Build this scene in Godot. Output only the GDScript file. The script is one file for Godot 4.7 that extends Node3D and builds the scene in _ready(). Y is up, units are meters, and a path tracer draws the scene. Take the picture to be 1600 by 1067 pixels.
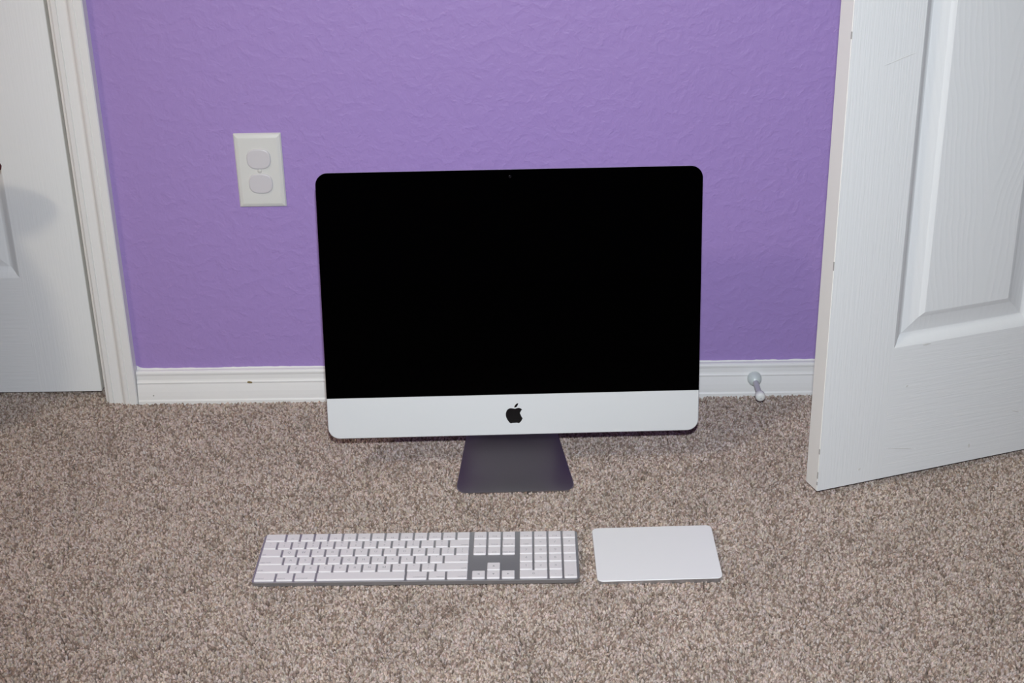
extends Node3D
# A desktop computer, keyboard and trackpad on the carpet of a bedroom, lit by a camera flash and a ceiling lamp.

var rng := RandomNumberGenerator.new()
var mats := {}
var names_used := {}

# ---------------------------------------------------------------- naming helpers
func numbered(called: String, parent: Node = self) -> String:
	var k := "%d %s" % [parent.get_instance_id(), called]
	var n: int = names_used.get(k, 0)
	names_used[k] = n + 1
	return called if n == 0 else "%s_%03d" % [called, n]

func tag(o: Node, label := "", category := "", group := "", kind := "") -> void:
	if label: o.set_meta("label", label)
	if category: o.set_meta("category", category)
	if group: o.set_meta("group", group)
	if kind: o.set_meta("kind", kind)

func thing(called: String, label: String, category: String, xf := Transform3D.IDENTITY, kind := "") -> Node3D:
	var o := Node3D.new()
	o.name = numbered(called)
	o.transform = xf
	add_child(o)
	tag(o, label, category, "", kind)
	return o

func obj(called: String, mesh: Mesh, m: Material, parent: Node = self, xf := Transform3D.IDENTITY) -> MeshInstance3D:
	var o := MeshInstance3D.new()
	o.name = numbered(called, parent)
	o.mesh = mesh
	o.transform = xf
	o.material_override = m
	o.cast_shadow = GeometryInstance3D.SHADOW_CASTING_SETTING_ON
	parent.add_child(o, true)
	return o

# ---------------------------------------------------------------- mesh helpers (corners given anticlockwise as seen from outside)
func begin() -> SurfaceTool:
	var st := SurfaceTool.new()
	st.begin(Mesh.PRIMITIVE_TRIANGLES)
	st.set_smooth_group(-1)
	return st

func tri(st: SurfaceTool, a: Vector3, b: Vector3, c: Vector3) -> void:
	st.add_vertex(a); st.add_vertex(c); st.add_vertex(b)

func quad(st: SurfaceTool, a: Vector3, b: Vector3, c: Vector3, d: Vector3) -> void:
	tri(st, a, b, c)
	tri(st, a, c, d)

func done(st: SurfaceTool) -> ArrayMesh:
	st.generate_normals()
	return st.commit()

# rings: closed loops running anticlockwise round the direction in which the rings advance
func loft(st: SurfaceTool, rings: Array, cap0 := true, cap1 := true, smooth := false, flat := false) -> void:
	for k in rings.size() - 1:
		var p: PackedVector3Array = rings[k]
		var q: PackedVector3Array = rings[k + 1]
		st.set_smooth_group(-1 if flat else (1 if smooth else 10 + k))
		for i in p.size():
			var j := (i + 1) % p.size()
			if p[i].is_equal_approx(p[j]) and q[i].is_equal_approx(q[j]): continue
			quad(st, p[i], p[j], q[j], q[i])
	st.set_smooth_group(-1)
	if cap0: cap(st, rings[0], true)
	if cap1: cap(st, rings[-1], false)

func cap(st: SurfaceTool, ring: PackedVector3Array, flip: bool) -> void:
	var c := Vector3.ZERO
	for v in ring: c += v
	c /= ring.size()
	for i in ring.size():
		var a := ring[i]
		var b := ring[(i + 1) % ring.size()]
		if flip: tri(st, c, b, a)
		else: tri(st, c, a, b)

# rounded rectangle, anticlockwise in x-y; radii: bottom-left, bottom-right, top-right, top-left
func rrect(x0: float, y0: float, x1: float, y1: float, r: Array, n := 8) -> PackedVector2Array:
	var out := PackedVector2Array()
	var cs := [Vector2(x0 + r[0], y0 + r[0]), Vector2(x1 - r[1], y0 + r[1]), Vector2(x1 - r[2], y1 - r[2]), Vector2(x0 + r[3], y1 - r[3])]
	for k in 4:
		var a0 := PI + k * PI / 2
		var steps: int = n if r[k] > 1e-5 else 0
		for i in steps + 1:
			var a: float = a0 + (PI / 2) * (float(i) / maxi(steps, 1))
			out.append(cs[k] + Vector2(cos(a), sin(a)) * r[k])
	return out

func at_z(p: PackedVector2Array, z: float) -> PackedVector3Array:
	var o := PackedVector3Array()
	for v in p: o.append(Vector3(v.x, v.y, z))
	return o

# the same loop laid flat: x stays, the loop's y becomes -z, height h
func at_y(p: PackedVector2Array, h: float) -> PackedVector3Array:
	var o := PackedVector3Array()
	for v in p: o.append(Vector3(v.x, h, -v.y))
	return o

func rr(w: float, h: float, r: float, inset := 0.0, n := 8) -> PackedVector2Array:
	var q := maxf(r - inset, 0.0002)
	return rrect(-w / 2 + inset, -h / 2 + inset, w / 2 - inset, h / 2 - inset, [q, q, q, q], n)

func box(st: SurfaceTool, a: Vector3, b: Vector3, bev := 0.0) -> void:
	if bev <= 0.0:
		var p := [Vector3(a.x, a.y, a.z), Vector3(b.x, a.y, a.z), Vector3(b.x, b.y, a.z), Vector3(a.x, b.y, a.z), Vector3(a.x, a.y, b.z), Vector3(b.x, a.y, b.z), Vector3(b.x, b.y, b.z), Vector3(a.x, b.y, b.z)]
		for f in [[4, 5, 6, 7], [1, 0, 3, 2], [5, 1, 2, 6], [0, 4, 7, 3], [7, 6, 2, 3], [0, 1, 5, 4]]:
			quad(st, p[f[0]], p[f[1]], p[f[2]], p[f[3]])
		return
	var c := (a + b) / 2
	var e := (b - a) / 2
	var i := e - Vector3.ONE * bev
	for ax in 3:
		for s in [-1.0, 1.0]:
			var n := Vector3.ZERO; n[ax] = s
			var u := Vector3.ZERO; u[(ax + 1) % 3] = 1.0
			var v := n.cross(u)
			var q := []
			for t in [[-1, -1], [1, -1], [1, 1], [-1, 1]]: q.append(c + n * e.abs().dot(n.abs()) + u * i.dot(u.abs()) * t[0] + v * i.dot(v.abs()) * t[1])
			quad(st, q[0], q[1], q[2], q[3])
	for ax in 3:   # edge chamfers
		var b1 := (ax + 1) % 3
		var b2 := (ax + 2) % 3
		for s1 in [-1.0, 1.0]:
			for s2 in [-1.0, 1.0]:
				var m := Vector3.ZERO; m[ax] = i[ax]
				var p1 := Vector3.ZERO; p1[b1] = e[b1] * s1; p1[b2] = i[b2] * s2
				var p2 := Vector3.ZERO; p2[b1] = i[b1] * s1; p2[b2] = e[b2] * s2
				if s1 * s2 > 0: quad(st, c + p1 - m, c + p2 - m, c + p2 + m, c + p1 + m)
				else: quad(st, c + p2 - m, c + p1 - m, c + p1 + m, c + p2 + m)
	for sx in [-1.0, 1.0]:
		for sy in [-1.0, 1.0]:
			for sz in [-1.0, 1.0]:
				var s := Vector3(sx, sy, sz)
				var x := c + Vector3(e.x, i.y, i.z) * s
				var y := c + Vector3(i.x, e.y, i.z) * s
				var z := c + Vector3(i.x, i.y, e.z) * s
				if sx * sy * sz > 0: tri(st, x, y, z)
				else: tri(st, x, z, y)

# an open profile (points in a plane) swept straight from origin a to b; the profile's axes are given
func sweep(st: SurfaceTool, prof: PackedVector2Array, a: Vector3, b: Vector3, u: Vector3, v: Vector3) -> void:
	var ra := PackedVector3Array()
	var rb := PackedVector3Array()
	for p in prof:
		ra.append(a + u * p.x + v * p.y)
		rb.append(b + u * p.x + v * p.y)
	for i in prof.size():
		var j := (i + 1) % prof.size()
		quad(st, ra[i], ra[j], rb[j], rb[i])
	var idx := Geometry2D.triangulate_polygon(prof)
	for k in range(0, idx.size(), 3):
		tri(st, rb[idx[k]], rb[idx[k + 1]], rb[idx[k + 2]])
		tri(st, ra[idx[k]], ra[idx[k + 2]], ra[idx[k + 1]])

# a turned shape round the +z axis: pairs (radius, z)
func lathe(st: SurfaceTool, prof: Array, n := 24) -> void:
	var rings := []
	for p in prof:
		var r := PackedVector3Array()
		for i in n: r.append(Vector3(cos(TAU * i / n) * p[0], sin(TAU * i / n) * p[0], p[1]))
		rings.append(r)
	loft(st, rings, true, true, true)

# a flat shape with its own outline pushed out to thickness along z
func extrude(st: SurfaceTool, outline: PackedVector2Array, z0: float, z1: float) -> void:
	sweep(st, outline, Vector3(0, 0, z0), Vector3(0, 0, z1), Vector3.RIGHT, Vector3.UP)

func smooth_loop(pts: Array, corners: Array, steps := 6) -> PackedVector2Array:
	var out := PackedVector2Array()
	var n := pts.size()
	for i in n:
		var p0: Vector2 = pts[(i - 1 + n) % n]
		var p1: Vector2 = pts[i]
		var p2: Vector2 = pts[(i + 1) % n]
		var p3: Vector2 = pts[(i + 2) % n]
		var m1 := Vector2.ZERO if i in corners else (p2 - p0) * 0.5
		var m2 := Vector2.ZERO if (i + 1) % n in corners else (p3 - p1) * 0.5
		if i in corners: m1 = (p2 - p1) * 0.8
		if (i + 1) % n in corners: m2 = (p2 - p1) * 0.8
		for k in steps:
			var t := float(k) / steps
			var t2 := t * t
			var t3 := t2 * t
			out.append(p1 * (2 * t3 - 3 * t2 + 1) + m1 * (t3 - 2 * t2 + t) + p2 * (3 * t2 - 2 * t3) + m2 * (t3 - t2))
	return out

# ---------------------------------------------------------------- materials
func noise_tex(freq: float, octaves: int, type := FastNoiseLite.TYPE_SIMPLEX_SMOOTH, size := 512, sd := 1, ramp: Gradient = null, warp := 0.0, fractal := FastNoiseLite.FRACTAL_FBM) -> NoiseTexture2D:
	var n := FastNoiseLite.new()
	n.seed = sd
	n.noise_type = type
	n.frequency = freq
	n.fractal_type = fractal
	n.fractal_octaves = octaves
	if warp > 0.0:
		n.domain_warp_enabled = true
		n.domain_warp_amplitude = warp
		n.domain_warp_frequency = freq * 0.8
	var t := NoiseTexture2D.new()
	t.width = size
	t.height = size
	t.seamless = true
	t.noise = n
	if ramp: t.color_ramp = ramp
	return t

func mat(c: Color, rough: float, metal := 0.0, spec := 0.5) -> StandardMaterial3D:
	var m := StandardMaterial3D.new()
	m.albedo_color = c
	m.roughness = rough
	m.metallic = metal
	m.metallic_specular = spec
	return m

func relief(m: StandardMaterial3D, t: Texture2D, cm: float, scale: Vector3, world := false) -> StandardMaterial3D:
	m.heightmap_enabled = true
	m.heightmap_texture = t
	m.heightmap_scale = cm
	m.uv1_triplanar = true
	m.uv1_world_triplanar = world
	m.uv1_scale = scale
	m.uv1_triplanar_sharpness = 8.0
	return m

func grain_image() -> ImageTexture:   # pressed cathedral grain of the door panels
	var w := 384
	var h := 1024
	var im := Image.create(w, h, false, Image.FORMAT_RGB8)
	var n := FastNoiseLite.new()
	n.seed = 5
	n.frequency = 0.004
	var f := FastNoiseLite.new()
	f.seed = 9
	f.frequency = 0.02
	for y in h:
		for x in w:
			var u := (x - w * 0.55) / float(w) + 0.05 * n.get_noise_2d(x * 0.6, y * 0.5)
			var s := sqrt(u * u * 7.0 + 0.02) * 11.0 + float(y) / h * 8.5 + 1.6 * n.get_noise_2d(x * 0.5 + 300.0, y * 0.35)
			var v := 0.5 + 0.5 * sin(TAU * s)
			v = pow(v, 2.2) * (0.55 + 0.45 * f.get_noise_2d(x * 2.0, y * 0.25))
			var g := clampf(0.35 + 0.6 * v, 0.0, 1.0)
			im.set_pixel(x, y, Color(g, g, g))
	return ImageTexture.create_from_image(im)

func make_materials() -> void:
	var trowel := noise_tex(0.010, 3, FastNoiseLite.TYPE_SIMPLEX_SMOOTH, 1024, 11, null, 55.0, FastNoiseLite.FRACTAL_RIDGED)
	mats.purple = relief(mat(Color(0.62, 0.52, 0.753), 0.5, 0.0, 0.4), trowel, 0.09, Vector3.ONE * 2.7, true)
	mats.ceiling = relief(mat(Color(0.80, 0.79, 0.77), 0.9), trowel, 0.08, Vector3.ONE * 2.0, true)
	var brush := noise_tex(0.012, 3, FastNoiseLite.TYPE_SIMPLEX_SMOOTH, 512, 4)
	mats.trim = relief(mat(Color(0.895, 0.89, 0.885), 0.36), brush, 0.010, Vector3(6, 6, 6))
	mats.jamb = relief(mat(Color(0.86, 0.845, 0.835), 0.5), brush, 0.010, Vector3(6, 6, 6))
	var grain := noise_tex(0.045, 3, FastNoiseLite.TYPE_SIMPLEX_SMOOTH, 512, 8)
	var white := Color(0.90, 0.905, 0.91)
	mats.grain_up = relief(mat(white, 0.42), grain, 0.017, Vector3(11.0, 0.5, 11.0))
	mats.grain_across = relief(mat(white, 0.42), grain, 0.017, Vector3(0.5, 11.0, 0.5))
	var p := mat(white, 0.42)
	p.heightmap_enabled = true
	p.heightmap_texture = grain_image()
	p.heightmap_scale = 0.022
	mats.grain_panel = p
	mats.door_edge = relief(mat(Color(0.92, 0.915, 0.90), 0.6), brush, 0.012, Vector3(4, 4, 4))
	mats.plate = mat(Color(0.825, 0.822, 0.805), 0.3)
	mats.safety_cap = mat(Color(0.79, 0.775, 0.785), 0.35)
	mats.screw = mat(Color(0.80, 0.79, 0.77), 0.35)
	var alu_noise := noise_tex(0.25, 2, FastNoiseLite.TYPE_SIMPLEX_SMOOTH, 512, 21)
	mats.aluminium = relief(mat(Color(0.89, 0.90, 0.91), 0.46, 1.0), alu_noise, 0.0010, Vector3.ONE * 20.0)
	mats.chin = relief(mat(Color(0.87, 0.88, 0.885), 0.5, 0.35), alu_noise, 0.0010, Vector3.ONE * 20.0)
	mats.foot = mat(Color(0.765, 0.755, 0.765), 0.36, 1.0)
	mats.key_deck = relief(mat(Color(0.70, 0.695, 0.70), 0.45, 0.82), alu_noise, 0.0008, Vector3.ONE * 20.0)
	mats.screen = mat(Color(0.004, 0.004, 0.005), 0.03, 0.0, 0.12)
	mats.logo = mat(Color(0.012, 0.012, 0.013), 0.25)
	mats.lens = mat(Color(0.05, 0.05, 0.06), 0.08)
	mats.key = mat(Color(0.90, 0.885, 0.895), 0.45)
	mats.legend = mat(Color(0.63, 0.63, 0.65), 0.6)
	mats.pad = mat(Color(0.925, 0.925, 0.932), 0.38)
	mats.stop_white = mat(Color(0.80, 0.83, 0.82), 0.35)
	mats.stop_tip = mat(Color(0.91, 0.91, 0.89), 0.5)
	mats.stop_stem = mat(Color(0.72, 0.71, 0.74), 0.35)
	mats.chip = mat(Color(0.50, 0.43, 0.28), 0.8)
	mats.scuff = mat(Color(0.66, 0.65, 0.64), 0.8)
	mats.hinge = mat(Color(0.70, 0.66, 0.55), 0.35, 1.0)
	mats.red = relief(mat(Color(0.33, 0.07, 0.09), 0.8), brush, 0.05, Vector3.ONE * 8.0)
	mats.lamp_base = mat(Color(0.75, 0.73, 0.70), 0.35, 1.0)
	var g := mat(Color(0.95, 0.92, 0.85), 0.5)
	g.emission_enabled = true
	g.emission = Color(1.0, 0.95, 0.80)
	g.emission_energy_multiplier = 1.2
	mats.lamp_glass = g
	var ramp := Gradient.new()
	ramp.offsets = PackedFloat32Array([0.0, 0.35, 0.5, 0.65, 1.0])
	ramp.colors = PackedColorArray([Color(0.38, 0.31, 0.27), Color(0.52, 0.45, 0.40), Color(0.64, 0.57, 0.52), Color(0.74, 0.68, 0.63), Color(0.84, 0.79, 0.75)])
	var fl := StandardMaterial3D.new()
	fl.albedo_texture = noise_tex(0.11, 2, FastNoiseLite.TYPE_SIMPLEX, 1024, 31, ramp)
	fl.roughness = 1.0
	relief(fl, noise_tex(0.13, 2, FastNoiseLite.TYPE_SIMPLEX, 512, 32), 0.5, Vector3.ONE * 3.2, true)
	mats.carpet = fl
	var tuft := StandardMaterial3D.new()
	tuft.vertex_color_use_as_albedo = true
	tuft.roughness = 1.0
	tuft.metallic_specular = 0.2
	mats.tuft = tuft

# ---------------------------------------------------------------- camera and light
const CAM := Vector3(0, 1.0754, 2.0505)

func camera_and_light() -> void:
	var cam := Camera3D.new()
	cam.name = "camera"
	cam.transform = Transform3D(Basis(Vector3(0.9999, -0.0111, 0.0085), Vector3(0.0137, 0.9018, -0.4318), Vector3(-0.0029, 0.4319, 0.9019)).orthonormalized(), CAM)
	cam.fov = rad_to_deg(2.0 * atan(533.5 / 2262.84))
	cam.near = 0.05
	cam.far = 50.0
	add_child(cam)
	cam.current = true
	var e := Environment.new()
	e.background_mode = Environment.BG_COLOR
	e.background_color = Color(0, 0, 0)
	e.tonemap_mode = Environment.TONE_MAPPER_LINEAR
	e.tonemap_exposure = 1.0
	e.sdfgi_enabled = true
	e.ssao_enabled = true
	e.ssil_enabled = true
	var we := WorldEnvironment.new()
	we.name = "environment"
	we.environment = e
	add_child(we)
	# the flash of the camera that took the picture, a hand above its lens
	var flash := SpotLight3D.new()
	flash.name = "camera_flash"
	flash.light_color = Color(0.945, 0.983, 1.0)
	flash.light_energy = 3.45
	flash.light_size = 0.022
	flash.spot_range = 12.0
	flash.spot_attenuation = 2.0
	flash.spot_angle = 39.0
	flash.spot_angle_attenuation = 1.0
	flash.shadow_enabled = true
	flash.transform = Transform3D(Basis(Vector3.UP, -0.05) * cam.transform.basis, CAM + Vector3(0.008, 0.118, -0.056))
	add_child(flash)

const LAMP := Vector3(-1.75, 2.74, 1.90)
func ceiling_lamp() -> void:
	var t := thing("ceiling_lamp", "flush round glass ceiling lamp glowing warm above the room", "lamp", Transform3D(Basis(Vector3.RIGHT, PI / 2), LAMP))
	var st := begin()
	lathe(st, [[0.15, 0.0], [0.15, 0.022], [0.14, 0.03]], 32)
	obj("lamp_base", done(st), mats.lamp_base, t)
	st = begin()
	lathe(st, [[0.135, 0.03], [0.14, 0.045], [0.125, 0.07], [0.09, 0.09], [0.04, 0.1], [0.005, 0.102]], 32)
	obj("lamp_shade", done(st), mats.lamp_glass, t)
	var l := OmniLight3D.new()
	l.name = "lamp_light"
	l.light_color = Color(1.0, 0.95, 0.85)
	l.light_energy = 1.6
	l.light_size = 0.12
	l.omni_range = 10.0
	l.omni_attenuation = 2.0
	l.shadow_enabled = true
	l.position = Vector3(0, 0, 0.23)
	t.add_child(l)

# ---------------------------------------------------------------- the room
const X0 := -3.2
const X1 := 1.185
const Z1 := 5.6
const TOP := 2.74
const PILE := -0.009

func room() -> void:
	var st := begin()
	box(st, Vector3(X0 - 0.3, PILE - 0.1, -0.3), Vector3(2.6, PILE, Z1 + 0.3))
	var fl := obj("floor", done(st), mats.carpet)
	tag(fl, "beige and brown flecked cut pile carpet covering the floor", "carpet", "", "structure")
	carpet_pile(fl)
	st = begin()
	box(st, Vector3(X0 - 0.3, TOP, -0.3), Vector3(2.6, TOP + 0.1, Z1 + 0.3))
	tag(obj("ceiling", done(st), mats.ceiling), "white textured ceiling of the room", "ceiling", "", "structure")
	st = begin()
	box(st, Vector3(-0.6390, PILE, -0.12), Vector3(2.3, TOP, 0))
	box(st, Vector3(X0 - 0.2, PILE, -0.12), Vector3(-1.418, TOP, 0))
	box(st, Vector3(-1.418, 2.05, -0.12), Vector3(-0.645, TOP, 0))
	tag(obj("wall_back", done(st), mats.purple), "purple painted wall with a lightly trowelled texture behind the computer", "wall", "", "structure")
	st = begin()
	box(st, Vector3(X0 - 0.15, PILE, 0), Vector3(X0, TOP, Z1))
	tag(obj("wall_left", done(st), mats.purple), "purple side wall left of the closet door, outside the picture", "wall", "", "structure")
	st = begin()
	box(st, Vector3(X0 - 0.15, PILE, Z1), Vector3(2.3, TOP, Z1 + 0.12))
	tag(obj("wall_front", done(st), mats.purple), "purple wall behind the photographer", "wall", "", "structure")
	st = begin()
	box(st, Vector3(X1, PILE, 0), Vector3(X1 + 0.12, TOP, 0.06))
	box(st, Vector3(X1, PILE, 0.84), Vector3(X1 + 0.12, TOP, Z1))
	box(st, Vector3(X1, 2.06, 0.06), Vector3(X1 + 0.12, TOP, 0.84))
	tag(obj("wall_right", done(st), mats.purple), "purple side wall with the doorway of the open door", "wall", "", "structure")
	st = begin()
	box(st, Vector3(2.2, PILE, 0), Vector3(2.3, TOP, Z1))
	tag(obj("wall_hall", done(st), mats.ceiling), "pale hallway wall seen through the doorway", "wall", "", "structure")
	# closet behind the closed door
	st = begin()
	box(st, Vector3(-1.45, PILE, -0.30), Vector3(-0.60, TOP, -0.25))
	box(st, Vector3(-1.45, PILE, -0.25), Vector3(-1.418, TOP, -0.12))
	box(st, Vector3(-0.645, PILE, -0.25), Vector3(-0.60, TOP, -0.12))
	tag(obj("wall_closet", done(st), mats.ceiling), "plain closet wall hidden behind the closed door", "wall", "", "structure")

func base_profile() -> PackedVector2Array:   # x = out from the wall, y = up
	return PackedVector2Array([Vector2(0, PILE), Vector2(0.0148, PILE), Vector2(0.0148, 0.0036), Vector2(0.0140, 0.0050), Vector2(0.0135, 0.0062), Vector2(0.0131, 0.0120), Vector2(0.0122, 0.0190), Vector2(0.0108, 0.0260), Vector2(0.0097, 0.0308), Vector2(0.0096, 0.0318), Vector2(0.0102, 0.0330), Vector2(0.0101, 0.0346), Vector2(0.0092, 0.0360), Vector2(0.0084, 0.0385), Vector2(0.0080, 0.0455), Vector2(0.0086, 0.0475), Vector2(0.0088, 0.0500), Vector2(0.0080, 0.0520), Vector2(0.0060, 0.0535), Vector2(0, 0.0537)])

func trims() -> void:
	# baseboards
	var st := begin()
	var z := Vector3(0, 0, 1)
	sweep(st, base_profile(), Vector3(X1, 0, 0), Vector3(-0.587, 0, 0), z, Vector3.UP)
	var bb := obj("baseboard_back", done(st), mats.trim)
	tag(bb, "white moulded baseboard along the foot of the purple wall", "baseboard", "", "structure")
	# wavering white paint line along the top of the baseboard
	st = begin()
	var n := FastNoiseLite.new()
	n.seed = 3
	n.frequency = 9.0
	var pts := []
	for i in 361:
		var x := -0.5865 + (X1 + 0.5865) * i / 360.0
		var h := 0.0556 + 0.0010 * n.get_noise_1d(x) + 0.0008 * n.get_noise_1d(x * 6.0 + 40.0)
		if x > 0.30: h += 0.0022 * maxf(0.0, n.get_noise_1d(x * 4.0 + 7.0)) * smoothstep(0.30, 0.42, x)
		h += 0.005 * exp(-(x + 0.587) / 0.004)
		pts.append(Vector2(x, h))
	for i in 360:
		quad(st, Vector3(pts[i].x, 0.052, 0.0007), Vector3(pts[i + 1].x, 0.052, 0.0007), Vector3(pts[i + 1].x, pts[i + 1].y, 0.0004), Vector3(pts[i].x, pts[i].y, 0.0004))
		quad(st, Vector3(pts[i].x, pts[i].y, 0.0004), Vector3(pts[i + 1].x, pts[i + 1].y, 0.0004), Vector3(pts[i + 1].x, pts[i + 1].y, -0.001), Vector3(pts[i].x, pts[i].y, -0.001))
	obj("paint_line", done(st), mats.trim, bb)
	st = begin()
	var blot := []
	for i in 10: blot.append(Vector2(cos(TAU * i / 10.0) * 0.0042 * (1.0 + 0.15 * sin(i * 2.3)), sin(TAU * i / 10.0) * 0.0016))
	extrude(st, PackedVector2Array(blot), -0.0006, 0.0006)
	obj("paint_chip", done(st), mats.chip, bb, Transform3D(Basis(Vector3.BACK, -0.12), Vector3(-0.4088, 0.0334, 0.0104)))
	st = begin()
	blot = []
	for i in 10: blot.append(Vector2(cos(TAU * i / 10.0) * 0.0012, sin(TAU * i / 10.0) * 0.0013))
	extrude(st, PackedVector2Array(blot), -0.0006, 0.0006)
	obj("nail_hole", done(st), mats.scuff, bb, Transform3D(Basis(), Vector3(-0.5624, 0.0132, 0.0128)))
	# other baseboards
	st = begin()
	sweep(st, base_profile(), Vector3(-1.476, 0, 0), Vector3(X0, 0, 0), z, Vector3.UP)
	tag(obj("baseboard_closet", done(st), mats.trim), "white baseboard left of the closet door, outside the picture", "baseboard", "", "structure")
	st = begin()
	sweep(st, base_profile(), Vector3(X0, 0, 0), Vector3(X0, 0, Z1), Vector3.RIGHT, Vector3.UP)
	tag(obj("baseboard_left", done(st), mats.trim), "white baseboard along the left side wall, outside the picture", "baseboard", "", "structure")
	st = begin()
	sweep(st, base_profile(), Vector3(X1, 0, Z1), Vector3(X1, 0, 0.90), Vector3.LEFT, Vector3.UP)
	tag(obj("baseboard_right", done(st), mats.trim), "white baseboard along the right side wall, outside the picture", "baseboard", "", "structure")
	# door casings: x = from the outer edge towards the opening, y = out from the wall
	var cas := PackedVector2Array([Vector2(0, 0), Vector2(0.0012, 0.0145), Vector2(0.0030, 0.0160), Vector2(0.0122, 0.0160), Vector2(0.0130, 0.0140), Vector2(0.0138, 0.0140), Vector2(0.0146, 0.0152), Vector2(0.0190, 0.0149), Vector2(0.0215, 0.0138), Vector2(0.0252, 0.0100), Vector2(0.0275, 0.0092), Vector2(0.0330, 0.0098), Vector2(0.0380, 0.0108), Vector2(0.0388, 0.0088), Vector2(0.0400, 0.0088), Vector2(0.0408, 0.0105), Vector2(0.0470, 0.0100), Vector2(0.0492, 0.0082), Vector2(0.0500, 0.0)])
	var rev := PackedVector2Array()
	for i in range(cas.size() - 1, -1, -1): rev.append(cas[i])
	st = begin()
	sweep(st, cas, Vector3(-0.5872, PILE, 0), Vector3(-0.5872, 2.095, 0), Vector3.LEFT, z)
	tag(obj("trim_1", done(st), mats.trim), "white moulded door casing standing between the closed white door and the purple wall", "door casing", "", "structure")
	st = begin()
	sweep(st, rev, Vector3(-1.4762, PILE, 0), Vector3(-1.4762, 2.095, 0), Vector3.RIGHT, z)
	tag(obj("trim_2", done(st), mats.trim), "white door casing on the far side of the closet door, outside the picture", "door casing", "", "structure")
	st = begin()
	sweep(st, cas, Vector3(-0.5872, 2.095, 0), Vector3(-1.4762, 2.095, 0), Vector3.DOWN, z)
	tag(obj("trim_3", done(st), mats.trim), "white head casing above the closet door, outside the picture", "door casing", "", "structure")
	st = begin()
	box(st, Vector3(-0.642, PILE, -0.12), Vector3(-0.6385, 2.05, 0.0015), 0.0006)
	box(st, Vector3(-0.6395, PILE, -0.03), Vector3(-0.630, 2.05, 0.0005))
	box(st, Vector3(-1.418, PILE, -0.12), Vector3(-1.4145, 2.05, 0.0015), 0.0006)
	box(st, Vector3(-1.4145, 2.0465, -0.12), Vector3(-0.645, 2.05, 0.0015), 0.0006)
	box(st, Vector3(-0.656, PILE, -0.062), Vector3(-0.640, 2.0465, -0.052))
	tag(obj("trim_4", done(st), mats.jamb), "white door jamb lining the opening of the closed door", "door jamb", "", "structure")
	# casing and jamb of the doorway in the right wall
	st = begin()
	box(st, Vector3(X1 - 0.002, PILE, 0.06), Vector3(X1 + 0.122, 2.06, 0.075))
	box(st, Vector3(X1 - 0.002, PILE, 0.825), Vector3(X1 + 0.122, 2.06, 0.84))
	box(st, Vector3(X1 - 0.002, 2.045, 0.075), Vector3(X1 + 0.122, 2.06, 0.825))
	sweep(st, cas, Vector3(X1, PILE, 0.885), Vector3(X1, 2.10, 0.885), Vector3.FORWARD, Vector3.LEFT)
	tag(obj("trim_5", done(st), mats.trim), "white frame of the doorway behind the open door", "door casing", "", "structure")

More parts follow.
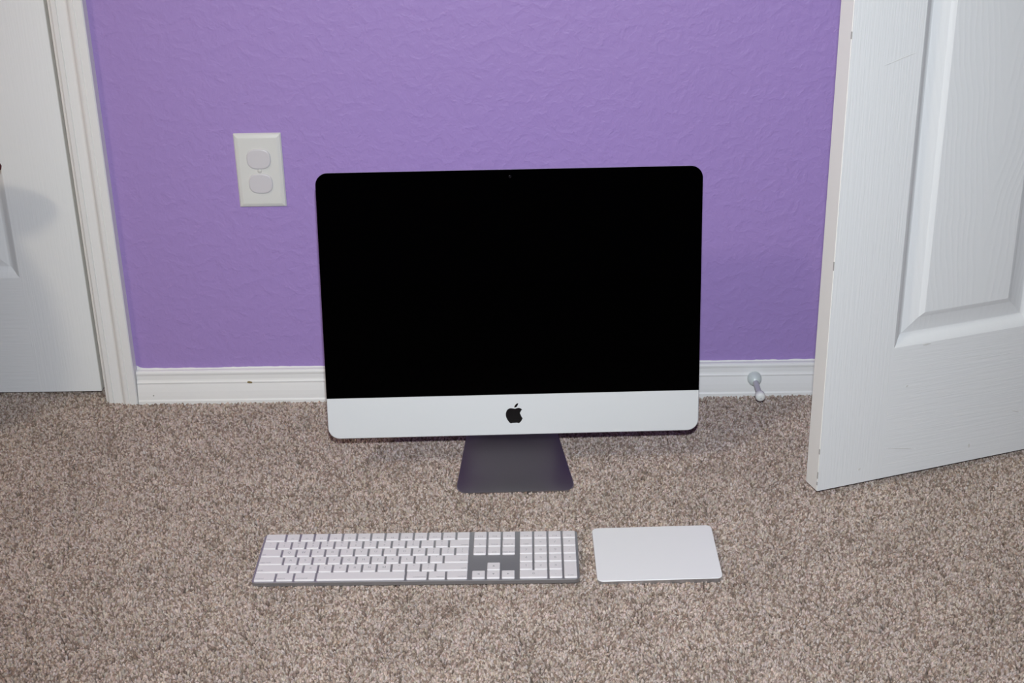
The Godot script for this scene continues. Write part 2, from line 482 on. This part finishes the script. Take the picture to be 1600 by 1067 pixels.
# ---------------------------------------------------------------- carpet pile
func carpet_pile(parent: Node) -> void:
	var st := begin()
	var rings := []
	for p in [[0.0010, 0.0], [0.0016, 0.0045], [0.0016, 0.0072], [0.0008, 0.0088]]:
		var r := PackedVector2Array()
		for i in 5: r.append(Vector2(cos(TAU * i / 5.0), sin(TAU * i / 5.0)) * p[0])
		rings.append(at_y(r, p[1]))
	loft(st, rings, false, true, true)
	var tm := done(st)
	var cols := [Color(0.46, 0.385, 0.338), Color(0.395, 0.325, 0.278), Color(0.55, 0.475, 0.425), Color(0.325, 0.25, 0.21), Color(0.235, 0.18, 0.148), Color(0.26, 0.205, 0.168), Color(0.53, 0.46, 0.415), Color(0.43, 0.365, 0.305), Color(0.485, 0.405, 0.365)]
	var places := []
	rng.seed = 77
	var step := 0.00245
	var z := 0.004
	while z < 0.92:
		var x := -1.02
		while x < 1.02:
			places.append(Vector2(x + rng.randf_range(-0.5, 0.5) * step, z + rng.randf_range(-0.5, 0.5) * step))
			x += step
		z += step
	z = -0.10
	while z < 0.004:      # under the closed door
		var x := -1.02
		while x < -0.647:
			places.append(Vector2(x + rng.randf_range(-0.5, 0.5) * step, z + rng.randf_range(-0.5, 0.5) * step))
			x += step
		z += step
	var fine := places.size()
	var wide := 0.0056      # thicker tufts, further apart, on the rest of the floor
	z = 0.018
	while z < 1.7:
		var x := -1.8
		while x < 1.9:
			if (z >= 0.92 or absf(x) >= 1.02) and (x < X1 - 0.018 or x > X1 + 0.13 or (z > 0.08 and z < 0.82)): places.append(Vector2(x + rng.randf_range(-0.5, 0.5) * wide, z + rng.randf_range(-0.5, 0.5) * wide))
			x += wide
		z += wide
	var keep := []
	var size := []
	for i in places.size():
		var p: Vector2 = places[i]
		if p.y > 0.003 and p.y < 0.0135 and p.x > -0.585: continue
		if p.y < 0.009 and p.y > -0.001 and p.x > -0.638 and p.x < -0.586: continue
		keep.append(p)
		size.append(1.0 if i < fine else wide / step)
	var lean := FastNoiseLite.new()
	lean.seed = 12
	lean.frequency = 14.0
	var tone := FastNoiseLite.new()
	tone.seed = 15
	tone.frequency = 7.0
	var mm := MultiMesh.new()
	mm.transform_format = MultiMesh.TRANSFORM_3D
	mm.use_colors = true
	mm.mesh = tm
	mm.instance_count = keep.size()
	for i in keep.size():
		var p: Vector2 = keep[i]
		var la := TAU * lean.get_noise_2d(p.x, p.y) + rng.randf_range(-1.2, 1.2)
		var amount := rng.randf_range(0.1, 0.65)
		var b := Basis(Vector3(cos(la), 0, sin(la)), amount) * Basis(Vector3.UP, rng.randf() * TAU)
		var s := rng.randf_range(0.85, 1.25)
		s *= size[i]
		b = b.scaled(Vector3(s * 1.08, rng.randf_range(0.9, 1.16) + 0.08 * tone.get_noise_2d(p.x * 0.6, p.y * 0.6), s * 1.08))
		mm.set_instance_transform(i, Transform3D(b, Vector3(p.x, PILE, p.y)))
		var c: Color = cols[rng.randi() % cols.size()]
		var k := rng.randf_range(0.86, 1.14) * (1.0 + 0.12 * tone.get_noise_2d(p.x, p.y))
		mm.set_instance_color(i, Color(c.r * k * rng.randf_range(0.97, 1.08), c.g * k, c.b * k * rng.randf_range(0.95, 1.07)))
	var o := MultiMeshInstance3D.new()
	o.name = "carpet_pile"
	o.multimesh = mm
	o.material_override = mats.tuft
	parent.add_child(o)
	o.set_meta("kind", "stuff")

# ---------------------------------------------------------------- panelled doors
# local axes: x along the face, y up, z out of the face; thickness goes to -z
const DW := 0.762
const DH := 2.03
const TH := 0.0318

func cut_strip(st: SurfaceTool, x0: float, y0: float, x1: float, y1: float, bev := 0.0) -> void:
	box(st, Vector3(x0, y0, -TH + 0.003), Vector3(x1, y1, 0), bev)

func door_leaf(t: Node3D, us: Array, vs: Array) -> void:
	# us: the two columns of panels, vs: the rows
	var st := begin()
	box(st, Vector3(0.001, 0.001, -TH), Vector3(DW - 0.001, DH - 0.001, -TH + 0.0035), 0.0008)
	obj("back_skin", done(st), mats.grain_up, t)
	st = begin()   # plain edge boards round the leaf, slightly inside the skins
	box(st, Vector3(0, 0, -TH + 0.001), Vector3(0.006, DH, -0.0008), 0.0006)
	box(st, Vector3(DW - 0.006, 0, -TH + 0.001), Vector3(DW, DH, -0.0008), 0.0006)
	box(st, Vector3(0.006, 0, -TH + 0.001), Vector3(DW - 0.006, 0.006, -0.0008))
	box(st, Vector3(0.006, DH - 0.006, -TH + 0.001), Vector3(DW - 0.006, DH, -0.0008))
	obj("edge_band", done(st), mats.door_edge, t)
	for s in [[0.0005, us[0][0]], [us[1][1], DW - 0.0005]]:
		st = begin()
		cut_strip(st, s[0], 0.0005, s[1], DH - 0.0005)
		obj("stile", done(st), mats.grain_up, t)
	for r in vs.size() - 1 + 2:
		var y0: float = 0.0005 if r == 0 else vs[r - 1][1]
		var y1: float = DH - 0.0005 if r == vs.size() else vs[r][0]
		st = begin()
		cut_strip(st, us[0][0], y0, us[1][1], y1)
		obj("rail", done(st), mats.grain_across, t)
	for v in vs:
		st = begin()
		cut_strip(st, us[0][1], v[0], us[1][0], v[1])
		obj("mullion", done(st), mats.grain_up, t)
		for u in us: obj("panel", panel_mesh(u[1] - u[0], v[1] - v[0]), mats.grain_panel, t, Transform3D(Basis(), Vector3(u[0], v[0], 0)))

func panel_mesh(w: float, h: float) -> ArrayMesh:
	var prof := [[0.0, 0.0], [0.004, -0.0018], [0.009, -0.0068], [0.0135, -0.0102], [0.0160, -0.0104], [0.0370, -0.0060], [0.0382, -0.0056], [0.0446, -0.0026], [0.0455, -0.0024]]
	var st := SurfaceTool.new()
	st.begin(Mesh.PRIMITIVE_TRIANGLES)
	var smooth := [1, 1, 1, 1, 2, 2, 3, 3]
	for k in prof.size() - 1:
		var a: Array = prof[k]
		var b: Array = prof[k + 1]
		var p := [Vector3(a[0], a[0], a[1]), Vector3(w - a[0], a[0], a[1]), Vector3(w - a[0], h - a[0], a[1]), Vector3(a[0], h - a[0], a[1])]
		var q := [Vector3(b[0], b[0], b[1]), Vector3(w - b[0], b[0], b[1]), Vector3(w - b[0], h - b[0], b[1]), Vector3(b[0], h - b[0], b[1])]
		for i in 4:
			st.set_smooth_group(smooth[k] * 4 + i)
			panel_quad(st, [p[i], p[(i + 1) % 4], q[(i + 1) % 4], q[i]], w, h)
	var e: Array = prof[-1]
	st.set_smooth_group(-1)
	panel_quad(st, [Vector3(e[0], e[0], e[1]), Vector3(w - e[0], e[0], e[1]), Vector3(w - e[0], h - e[0], e[1]), Vector3(e[0], h - e[0], e[1])], w, h)
	st.generate_normals()
	return st.commit()

func panel_quad(st: SurfaceTool, p: Array, w: float, h: float) -> void:
	for i in [0, 2, 1, 0, 3, 2]:
		st.set_uv(Vector2(p[i].x / 0.24, 1.0 - p[i].y / 0.72))
		st.add_vertex(p[i])

func blotch(w: float, h: float, sd: int) -> ArrayMesh:
	var st := begin()
	var pts := PackedVector2Array()
	rng.seed = sd
	for i in 14:
		var k := rng.randf_range(0.7, 1.2)
		pts.append(Vector2(cos(TAU * i / 14.0) * w * 0.5 * k, sin(TAU * i / 14.0) * h * 0.5 * k))
	extrude(st, pts, -0.0002, 0.0002)
	return done(st)

func doors() -> void:
	var us := [[0.103, 0.327], [0.435, 0.659]]
	var vs := [[0.2015, 0.845], [0.985, 1.555], [1.665, 1.905]]
	# the open door on the right: free edge towards the camera
	var b := Basis(Vector3.UP, 0.3266) * Basis(Vector3.RIGHT, -0.028) * Basis(Vector3.BACK, -0.002)
	var t := thing("door_2", "white six panel door standing open at the right with its edge towards the camera", "door", Transform3D(b, Vector3(0.4272, 0.0119, 0.3264)), "structure")
	door_leaf(t, us, vs)
	var scr := [[0.073, 0.60, 0.046, 0.0010, 0.27, 1], [0.129, 0.043, 0.05, 0.0014, -0.2, 2], [0.0655, 0.0225, 0.004, 0.003, 0.4, 3], [0.318, 0.067, 0.014, 0.0016, -0.35, 4], [0.245, 0.025, 0.003, 0.006, 0.2, 5], [0.155, 0.199, 0.012, 0.0025, 0.0, 6], [0.13, 0.14, 0.004, 0.003, 0.5, 7]]
	for s in scr:
		obj("scuff", blotch(s[2], s[3], s[5]), mats.scuff_light, t, Transform3D(Basis(Vector3.BACK, s[4]), Vector3(s[0], s[1], 0.0001)))
	for y in [[0.635, 0.009], [0.335, 0.012], [0.062, 0.008], [0.025, 0.010], [0.012, 0.005]]:
		var st := begin()
		box(st, Vector3(-0.0004, y[0] - y[1] / 2, -0.0022), Vector3(0.0008, y[0] + y[1] / 2, -0.0006))
		obj("edge_chip", done(st), mats.scuff, t)
	knob(t, Vector3(0.06, 0.92, 0.0))
	for y in [0.25, 1.0, 1.78]:
		var st := begin()
		lathe(st, [[0.0001, -0.045], [0.006, -0.044], [0.006, 0.044], [0.0001, 0.045]], 12)
		obj("hinge", done(st), mats.hinge, t, Transform3D(Basis(Vector3.RIGHT, -PI / 2), Vector3(DW + 0.003, y, -TH - 0.003)))
	# the closed closet door on the left
	t = thing("door_1", "closed white panelled door behind the casing at the left border", "door", Transform3D(Basis(), Vector3(-0.6515 - DW, 0.0085, -0.014)), "structure")
	door_leaf(t, [[0.103, 0.327], [0.435, 0.662]], [[0.1985, 0.845], [0.985, 1.555], [1.665, 1.905]])
	knob(t, Vector3(0.06, 0.92, 0.0))

func knob(t: Node3D, at: Vector3) -> void:
	var st := begin()
	lathe(st, [[0.031, 0.0], [0.031, 0.004], [0.024, 0.008], [0.012, 0.012], [0.011, 0.030], [0.020, 0.036], [0.027, 0.046], [0.026, 0.056], [0.016, 0.063], [0.001, 0.065]], 24)
	obj("knob", done(st), mats.hinge, t, Transform3D(Basis(), at))

# ---------------------------------------------------------------- wall outlet, door stop
func outlet() -> void:
	var c := Vector3(-0.3637, 0.3811, 0)
	var t := thing("wall_outlet", "white rectangular duplex outlet cover plate on the purple wall left of the computer", "outlet", Transform3D(Basis(Vector3.BACK, 0.004), c))
	var st := begin()
	loft(st, [at_z(rr(0.0700, 0.1143, 0.0012, 0.0, 4), -0.001), at_z(rr(0.0700, 0.1143, 0.0012, 0.0, 4), 0.0014), at_z(rr(0.0700, 0.1143, 0.0012, 0.0018, 4), 0.0036), at_z(rr(0.0700, 0.1143, 0.0012, 0.0060, 4), 0.0052), at_z(rr(0.0700, 0.1143, 0.0012, 0.0075, 4), 0.0054)])
	obj("cover_plate", done(st), mats.plate, t)
	st = begin()
	lathe(st, [[0.0033, 0.005], [0.0033, 0.0058], [0.0025, 0.0064], [0.0003, 0.0066]], 16)
	obj("screw", done(st), mats.screw, t, Transform3D(Basis(), Vector3(0, 0.0005, 0)))
	for k in [[0.0190, "upper"], [-0.0190, "lower"]]:
		st = begin()
		var rings := []
		for q in [[0.0, 0.004], [0.0, 0.0066], [0.0006, 0.0074], [0.0018, 0.0078]]:
			rings.append(at_z(cap_outline(0.0176 - q[0], 0.0155 - q[0]), q[1]))
		loft(st, rings)
		var o := obj("safety_cap", done(st), mats.safety_cap, self, Transform3D(Basis(), c + Vector3(0, k[0], 0)))
		tag(o, "%s of the two greyish plastic safety caps plugged into the white wall outlet" % k[1], "outlet cap", "safety caps in the wall outlet")

func cap_outline(r: float, h: float) -> PackedVector2Array:   # a disc with flattened top and bottom and softened corners
	var out := PackedVector2Array()
	for i in 48:
		var a := TAU * i / 48.0
		var x := cos(a)
		var y := sin(a)
		var k := pow(pow(absf(x), 2.7) + pow(absf(y), 2.7), -1.0 / 2.7)
		out.append(Vector2(x * k * r, y * k * h))
	return out

func door_stop() -> void:
	var base := Vector3(0.3894, 0.0283, 0.0125)
	var tip := Vector3(0.3908, 0.0232, 0.0645)
	var z := (tip - base).normalized()
	var x := Vector3.UP.cross(z).normalized()
	var t := thing("door_stop", "small white door stop screwed to the baseboard right of the computer", "door stop", Transform3D(Basis(x, z.cross(x), z), base))
	var st := begin()
	lathe(st, [[0.0112, -0.004], [0.0112, 0.001], [0.0105, 0.0045], [0.0085, 0.0085], [0.0060, 0.0105], [0.0040, 0.012]], 28)
	obj("mounting_base", done(st), mats.stop_white, t)
	st = begin()
	lathe(st, [[0.0048, 0.008], [0.0044, 0.014], [0.0044, 0.044], [0.0052, 0.048]], 20)
	obj("stem", done(st), mats.stop_stem, t)
	st = begin()
	lathe(st, [[0.0060, 0.044], [0.0076, 0.0455], [0.0078, 0.051], [0.0068, 0.0545], [0.0040, 0.0558], [0.0010, 0.0560]], 24)
	obj("rubber_tip", done(st), mats.stop_tip, t)
	st = begin()
	lathe(st, [[0.0009, 0.0555], [0.0009, 0.0563], [0.0002, 0.0564]], 10)
	obj("tip_pin", done(st), mats.stop_stem, t)

# ---------------------------------------------------------------- the computer
func computer() -> void:
	var t := thing("desktop_computer", "silver all in one desktop computer with black screen standing on the carpet", "computer", Transform3D(Basis(Vector3.UP, 0.0225), Vector3(0.0070, 0, 0.2428)))
	var lean := Transform3D(Basis(Vector3.RIGHT, -0.1761), Vector3(0, 0.0622, 0))
	const W := 0.528
	const H := 0.3803
	const CH := 0.0602
	var r := 0.0165
	# shell: thin rim, then a swelling back
	var st := begin()
	var rings := []
	for q in [[0.18, -0.0400], [0.165, -0.0397], [0.13, -0.0365], [0.09, -0.0300], [0.05, -0.0210], [0.02, -0.0120], [0.006, -0.0068], [0.0, -0.0050], [0.0, -0.0014], [0.0004, -0.0010]]:
		var d: float = q[0]
		var rad: float = maxf(r - d * 0.3, 0.008)
		rings.append(at_z(rrect(-W / 2 + d, d, W / 2 - d, H - d, [rad, rad, rad, rad], 10), q[1]))
	loft(st, rings)
	var body := obj("shell", done(st), mats.aluminium, t, lean)
	body.set_meta("label", "silver aluminium shell")
	st = begin()
	rings = []
	for q in [[0.0, -0.0014], [0.0, -0.0009], [0.0009, 0.0]]:
		rings.append(at_z(rrect(-W / 2 + q[0], q[0], W / 2 - q[0], CH - 0.00015, [r - q[0], r - q[0], 0, 0], 14), q[1]))
	loft(st, rings)
	var chin := obj("chin", done(st), mats.chin, t, lean)
	chin.set_meta("label", "silver chin below the screen with a black apple emblem")
	st = begin()
	rings = []
	for q in [[0.0, -0.0012], [0.0, -0.0005], [0.0005, 0.0]]:
		rings.append(at_z(rrect(-W / 2 + q[0], CH + 0.00015, W / 2 - q[0], H - q[0], [0, 0, r - q[0], r - q[0]], 12), q[1]))
	loft(st, rings)
	var scr := obj("screen", done(st), mats.screen, t, lean)
	scr.set_meta("label", "switched off black glass screen")
	st = begin()
	lathe(st, [[0.0021, -0.0004], [0.0021, 0.00012], [0.0015, 0.0002], [0.0002, 0.0003]], 16)
	obj("webcam", done(st), mats.lens, scr, Transform3D(Basis(), Vector3(0.0005, H - 0.0095, 0)))
	# emblem: an apple outline with a bite and a leaf
	var apple := [[1.07, 38.36], [-1.01, 39.36], [-3.69, 39.8], [-6.38, 39.37], [-8.6, 37.86], [-10.34, 34.97], [-11.18, 31.53], [-10.99, 28.18], [-10.09, 25.01], [-8.47, 21.82], [-6.43, 18.93], [-5.07, 17.75], [-3.76, 17.35], [-1.35, 18.12], [1.65, 18.80], [4.34, 18.12], [6.72, 17.33], [7.92, 17.68], [9.13, 18.72], [11.14, 21.29], [12.75, 24.83], [10.44, 26.59], [8.99, 29.24], [8.73, 31.86], [9.78, 35.08], [12.0, 37.4], [10.33, 38.98], [7.36, 40.02], [4.07, 39.5]]
	var leaf := [[0.9, 40.75], [1.56, 43.24], [3.87, 46.13], [6.69, 47.18], [6.45, 45.62], [5.32, 43.14], [3.5, 41.31]]
	st = begin()
	for shape in [[apple, [0, 20, 25]], [leaf, [0, 3]]]:
		var pts := []
		for p in shape[0]: pts.append(Vector2(p[0] * 0.001, p[1] * 0.001))
		var loop := smooth_loop(pts, shape[1])
		if Geometry2D.is_polygon_clockwise(loop): loop.reverse()
		extrude(st, loop, -0.0004, 0.00025)
	var em := obj("emblem", done(st), mats.logo, chin)
	em.set_meta("label", "black apple emblem with a bite and a leaf")
	# stand: a foot that narrows towards the back and bends up into the neck
	st = begin()
	var front := []
	for i in 9:
		var a := (PI / 2) * i / 8.0
		front.append([0.0011, 0.0550 - 0.0220 * (1.0 - cos(a)), 0.0850 - 0.0150 * (1.0 - sin(a)) - 0.0016 * (1.0 - cos(a))])
	for i in range(1, 9): front.append([0.0011, 0.0330 - 0.1430 * i / 8.0, 0.0834 - 0.0138 * i / 8.0])
	for i in range(1, 9):
		var a := deg_to_rad(105.0) * i / 8.0
		front.append([0.0011 + 0.028 * (1.0 - cos(a)), -0.110 - 0.028 * sin(a), 0.0696 - 0.002 * i / 8.0])
	front.append([0.215, -0.0885, 0.0610])
	var top := PackedVector3Array()
	for i in front.size():
		var here := Vector2(front[i][1], front[i][0])
		var before := Vector2(front[maxi(i - 1, 0)][1], front[maxi(i - 1, 0)][0])
		var after := Vector2(front[mini(i + 1, front.size() - 1)][1], front[mini(i + 1, front.size() - 1)][0])
		var dir := (after - before).normalized()       # (z, y)
		top.append(Vector3(dir.y, -dir.x, 0))          # normal as (z, y): up where the foot runs backwards
	rings = []
	for i in front.size():
		var hw: float = front[i][2]
		var y: float = front[i][0]
		var z: float = front[i][1]
		var nz := top[i].x
		var ny := top[i].y
		var th := 0.0052
		var nrm := Vector3(0, ny, nz)
		rings.append(PackedVector3Array([Vector3(-hw, y, z) - nrm * th, Vector3(hw, y, z) - nrm * th, Vector3(hw, y, z) - nrm * 0.0006, Vector3(hw - 0.0006, y, z), Vector3(-hw + 0.0006, y, z), Vector3(-hw, y, z) - nrm * 0.0006]))
	loft(st, rings, true, true, false, true)
	var stand := obj("stand", done(st), mats.foot, t)
	stand.set_meta("label", "dark looking metal foot and neck")

# ---------------------------------------------------------------- keyboard and trackpad
func slab_basis(a: float, tx: float, tz: float) -> Basis:
	return Basis(Vector3.UP, a) * Basis(Vector3.RIGHT, tx) * Basis(Vector3.BACK, tz)

var key_meshes := {}
var text_meshes := {}

func key_mesh(w: float, d: float) -> ArrayMesh:
	var k := "%.4f %.4f" % [w, d]
	if not key_meshes.has(k):
		var st := begin()
		loft(st, [at_y(rr(w, d, 0.0012, 0.0, 3), -0.0006), at_y(rr(w, d, 0.0012, 0.0, 3), 0.0011), at_y(rr(w, d, 0.0012, 0.0003, 3), 0.0017), at_y(rr(w, d, 0.0012, 0.0008, 3), 0.0020)])
		key_meshes[k] = done(st)
	return key_meshes[k]

func text_mesh(s: String, h: float) -> TextMesh:
	var k := "%s %.4f" % [s, h]
	if not text_meshes.has(k):
		var f := SystemFont.new()
		f.font_names = PackedStringArray(["Droid Sans"])
		var m := TextMesh.new()
		m.text = s
		m.font = f
		m.font_size = 32
		m.pixel_size = h / 32.0
		m.depth = 0.00008
		m.curve_step = 3.0
		text_meshes[k] = m
	return text_meshes[k]

func arrow_mesh(dir: int) -> ArrayMesh:
	var st := begin()
	var p := PackedVector2Array([Vector2(-0.0016, -0.0014), Vector2(0.0016, -0.0014), Vector2(0.0, 0.0018)])
	var q := PackedVector2Array()
	for v in p: q.append(v.rotated(dir * PI / 2))
	extrude(st, q, -0.00003, 0.00005)
	return done(st)

func key(t: Node3D, x: float, row: int, w: float, legend: String, rows := 1) -> void:
	const D := 0.0165
	const P := 0.0185
	var d := D + (rows - 1) * P
	var z := -0.05745 + 0.0026 + row * P + d / 2
	var k := obj("key", key_mesh(w, d), mats.key, t, Transform3D(Basis(), Vector3(-0.20935 + x + w / 2, 0, z)))
	if legend == "": return
	var flat := Basis(Vector3.RIGHT, -PI / 2)
	if legend in ["<^", "<v", "<l", "<r"]:
		obj("legend", arrow_mesh({"<^": 0, "<l": 1, "<v": 2, "<r": 3}[legend]), mats.legend, k, Transform3D(flat, Vector3(0, 0.00202, 0)))
		return
	var small := legend.length() > 3 or legend in ["esc", "tab", "end", "alt", "fn"]
	var two := legend.split("\n")
	if two.size() == 2:
		obj("legend", text_mesh(two[0], 0.0046), mats.legend, k, Transform3D(flat, Vector3(0, 0.00202, -0.0034)))
		obj("legend", text_mesh(two[1], 0.0046), mats.legend, k, Transform3D(flat, Vector3(0, 0.00202, 0.0028)))
	elif small:
		var tm := text_mesh(legend, 0.0034)
		var half := tm.get_aabb().size.x / 2
		var side := -1.0 if -0.20935 + x < -0.07 and w > 0.02 else (1.0 if w > 0.02 else 0.0)
		obj("legend", tm, mats.legend, k, Transform3D(flat, Vector3(side * (w / 2 - half - 0.0016), 0.00202, d / 2 - 0.0036)))
	else:
		obj("legend", text_mesh(legend, 0.0058 if legend.length() == 1 else 0.0038), mats.legend, k, Transform3D(flat, Vector3(0, 0.00202, 0.0 if legend.length() == 1 else 0.0036)))

func keyboard() -> void:
	var t := thing("keyboard", "wide white and silver keyboard with number pad lying on the carpet", "keyboard", Transform3D(slab_basis(-0.0169, -0.016, 0.0094), Vector3(-0.1210, 0.0060, 0.4633)))
	var st := begin()
	loft(st, [at_y(rr(0.4187, 0.1149, 0.006, 0.0012), -0.0068), at_y(rr(0.4187, 0.1149, 0.006), -0.0052), at_y(rr(0.4187, 0.1149, 0.006), -0.0001), at_y(rr(0.4187, 0.1149, 0.006, 0.0001), 0.0)])
	var body := obj("base_plate", done(st), mats.key_deck, t)
	body.set_meta("label", "grey metal base plate")
	const K := 0.0165
	const G := 0.0190
	const S := 0.0028
	var rows := [
		[[25.5, "esc"], "F1", "F2", "F3", "F4", "F5", "F6", "F7", "F8", "F9", "F10", "F11", "F12", ""],
		["~\n`", "!\n1", "@\n2", "#\n3", "$\n4", "%\n5", "^\n6", "&\n7", "*\n8", "(\n9", ")\n0", "_\n-", "+\n=", [25.5, "delete"]],
		[[25.5, "tab"], "Q", "W", "E", "R", "T", "Y", "U", "I", "O", "P", "{\n[", "}\n]", "|\n\\"],
		[[30.25, "caps lock"], "A", "S", "D", "F", "G", "H", "J", "K", "L", ":\n;", "\"\n'", [30.75, "return"]],
		[[39.75, "shift"], "Z", "X", "C", "V", "B", "N", "M", "<\n,", ">\n.", "?\n/", [40.25, "shift"]],
		[[25.75, "control"], [21.0, "option"], [25.75, "command"], [112.5, ""], [25.75, "command"], [21.0, "option"], [25.75, "control"]],
	]
	for r in 6:
		var x := S
		for k in rows[r]:
			var w: float = K if k is String else k[0] * 0.001
			key(t, x, r, w, k if k is String else k[1])
			x += w + G - K
	var nx := 0.2814
	for r in 3:
		var names: Array = [["F13", "F14", "F15"], ["fn", "home", "page up"], ["delete", "end", "page down"]][r]
		for i in 3: key(t, nx + i * G, r, K, names[i])
	key(t, nx + G, 4, K, "<^")
	key(t, nx, 5, K, "<l")
	key(t, nx + G, 5, K, "<v")
	key(t, nx + 2 * G, 5, K, "<r")
	var px := 0.3422
	var pad := [["F16", "F17", "F18", "F19"], ["clear", "=", "/", "*"], ["7", "8", "9", "-"], ["4", "5", "6", "+"], ["1", "2", "3"]]
	for r in 5:
		for i in pad[r].size(): key(t, px + i * G, r, K, pad[r][i])
	key(t, px + 3 * G, 4, K, "enter", 2)
	key(t, px, 5, K + G, "0")
	key(t, px + 2 * G, 5, K, ".")

func trackpad() -> void:
	var t := thing("trackpad", "flat white rectangular trackpad lying on the carpet right of the keyboard", "trackpad", Transform3D(slab_basis(0.0069, 0.0487, 0.0135), Vector3(0.1894, 0.0078, 0.4646)))
	var st := begin()
	loft(st, [at_y(rr(0.160, 0.1149, 0.0075, 0.0015), -0.0085), at_y(rr(0.160, 0.1149, 0.0075), -0.0065), at_y(rr(0.160, 0.1149, 0.0075), -0.0009)])
	obj("base_plate", done(st), mats.aluminium, t)
	st = begin()
	loft(st, [at_y(rr(0.160, 0.1149, 0.0075, 0.0001), -0.0010), at_y(rr(0.160, 0.1149, 0.0075, 0.0001), -0.0005), at_y(rr(0.160, 0.1149, 0.0075, 0.0004), -0.0001), at_y(rr(0.160, 0.1149, 0.0075, 0.0009), 0.0)])
	obj("touch_surface", done(st), mats.pad, t)

# ---------------------------------------------------------------- a bag mostly outside the picture
func red_bag() -> void:
	var t := thing("red_bag", "tip of a dark red object entering at the left border before the white door", "bag", Transform3D(Basis(), Vector3(-1.135, -0.002, 0.19)))
	var st := begin()
	var rings := []
	for q in [[0.0, 0.85], [0.01, 0.97], [0.10, 1.0], [0.30, 1.0], [0.43, 0.97], [0.49, 0.90], [0.525, 0.72], [0.54, 0.35]]:
		var r := PackedVector2Array()
		for i in 32:
			var a := TAU * i / 32.0
			var k := pow(pow(absf(cos(a)), 3.0) + pow(absf(sin(a)), 3.0), -1.0 / 3.0)
			r.append(Vector2(cos(a) * k * 0.245, sin(a) * k * 0.15) * q[1] + Vector2(0.075 * pow(q[0] / 0.5, 1.5), 0))
		rings.append(at_y(r, q[0]))
	loft(st, rings, true, true, true)
	obj("body", done(st), mats.red, t)
	# the soft corner that just shows at the border
	st = begin()
	lathe(st, [[0.004, -0.19], [0.034, -0.18], [0.024, -0.06], [0.015, -0.02], [0.009, -0.005], [0.003, 0.0]], 16)
	obj("corner", done(st), mats.red, t, Transform3D(Basis(Vector3.UP, PI / 2 + 0.35) * Basis(Vector3.RIGHT, 0.3), BAG_TIP - Vector3(-1.135, -0.002, 0.19)))

const BAG_TIP := Vector3(-0.7235, 0.411, 0.062)

func _ready() -> void:
	camera_and_light()
	make_materials()
	mats.scuff_light = mat(Color(0.83, 0.825, 0.82), 0.7)
	ceiling_lamp()
	room()
	trims()
	doors()
	computer()
	keyboard()
	trackpad()
	outlet()
	door_stop()
	red_bag()
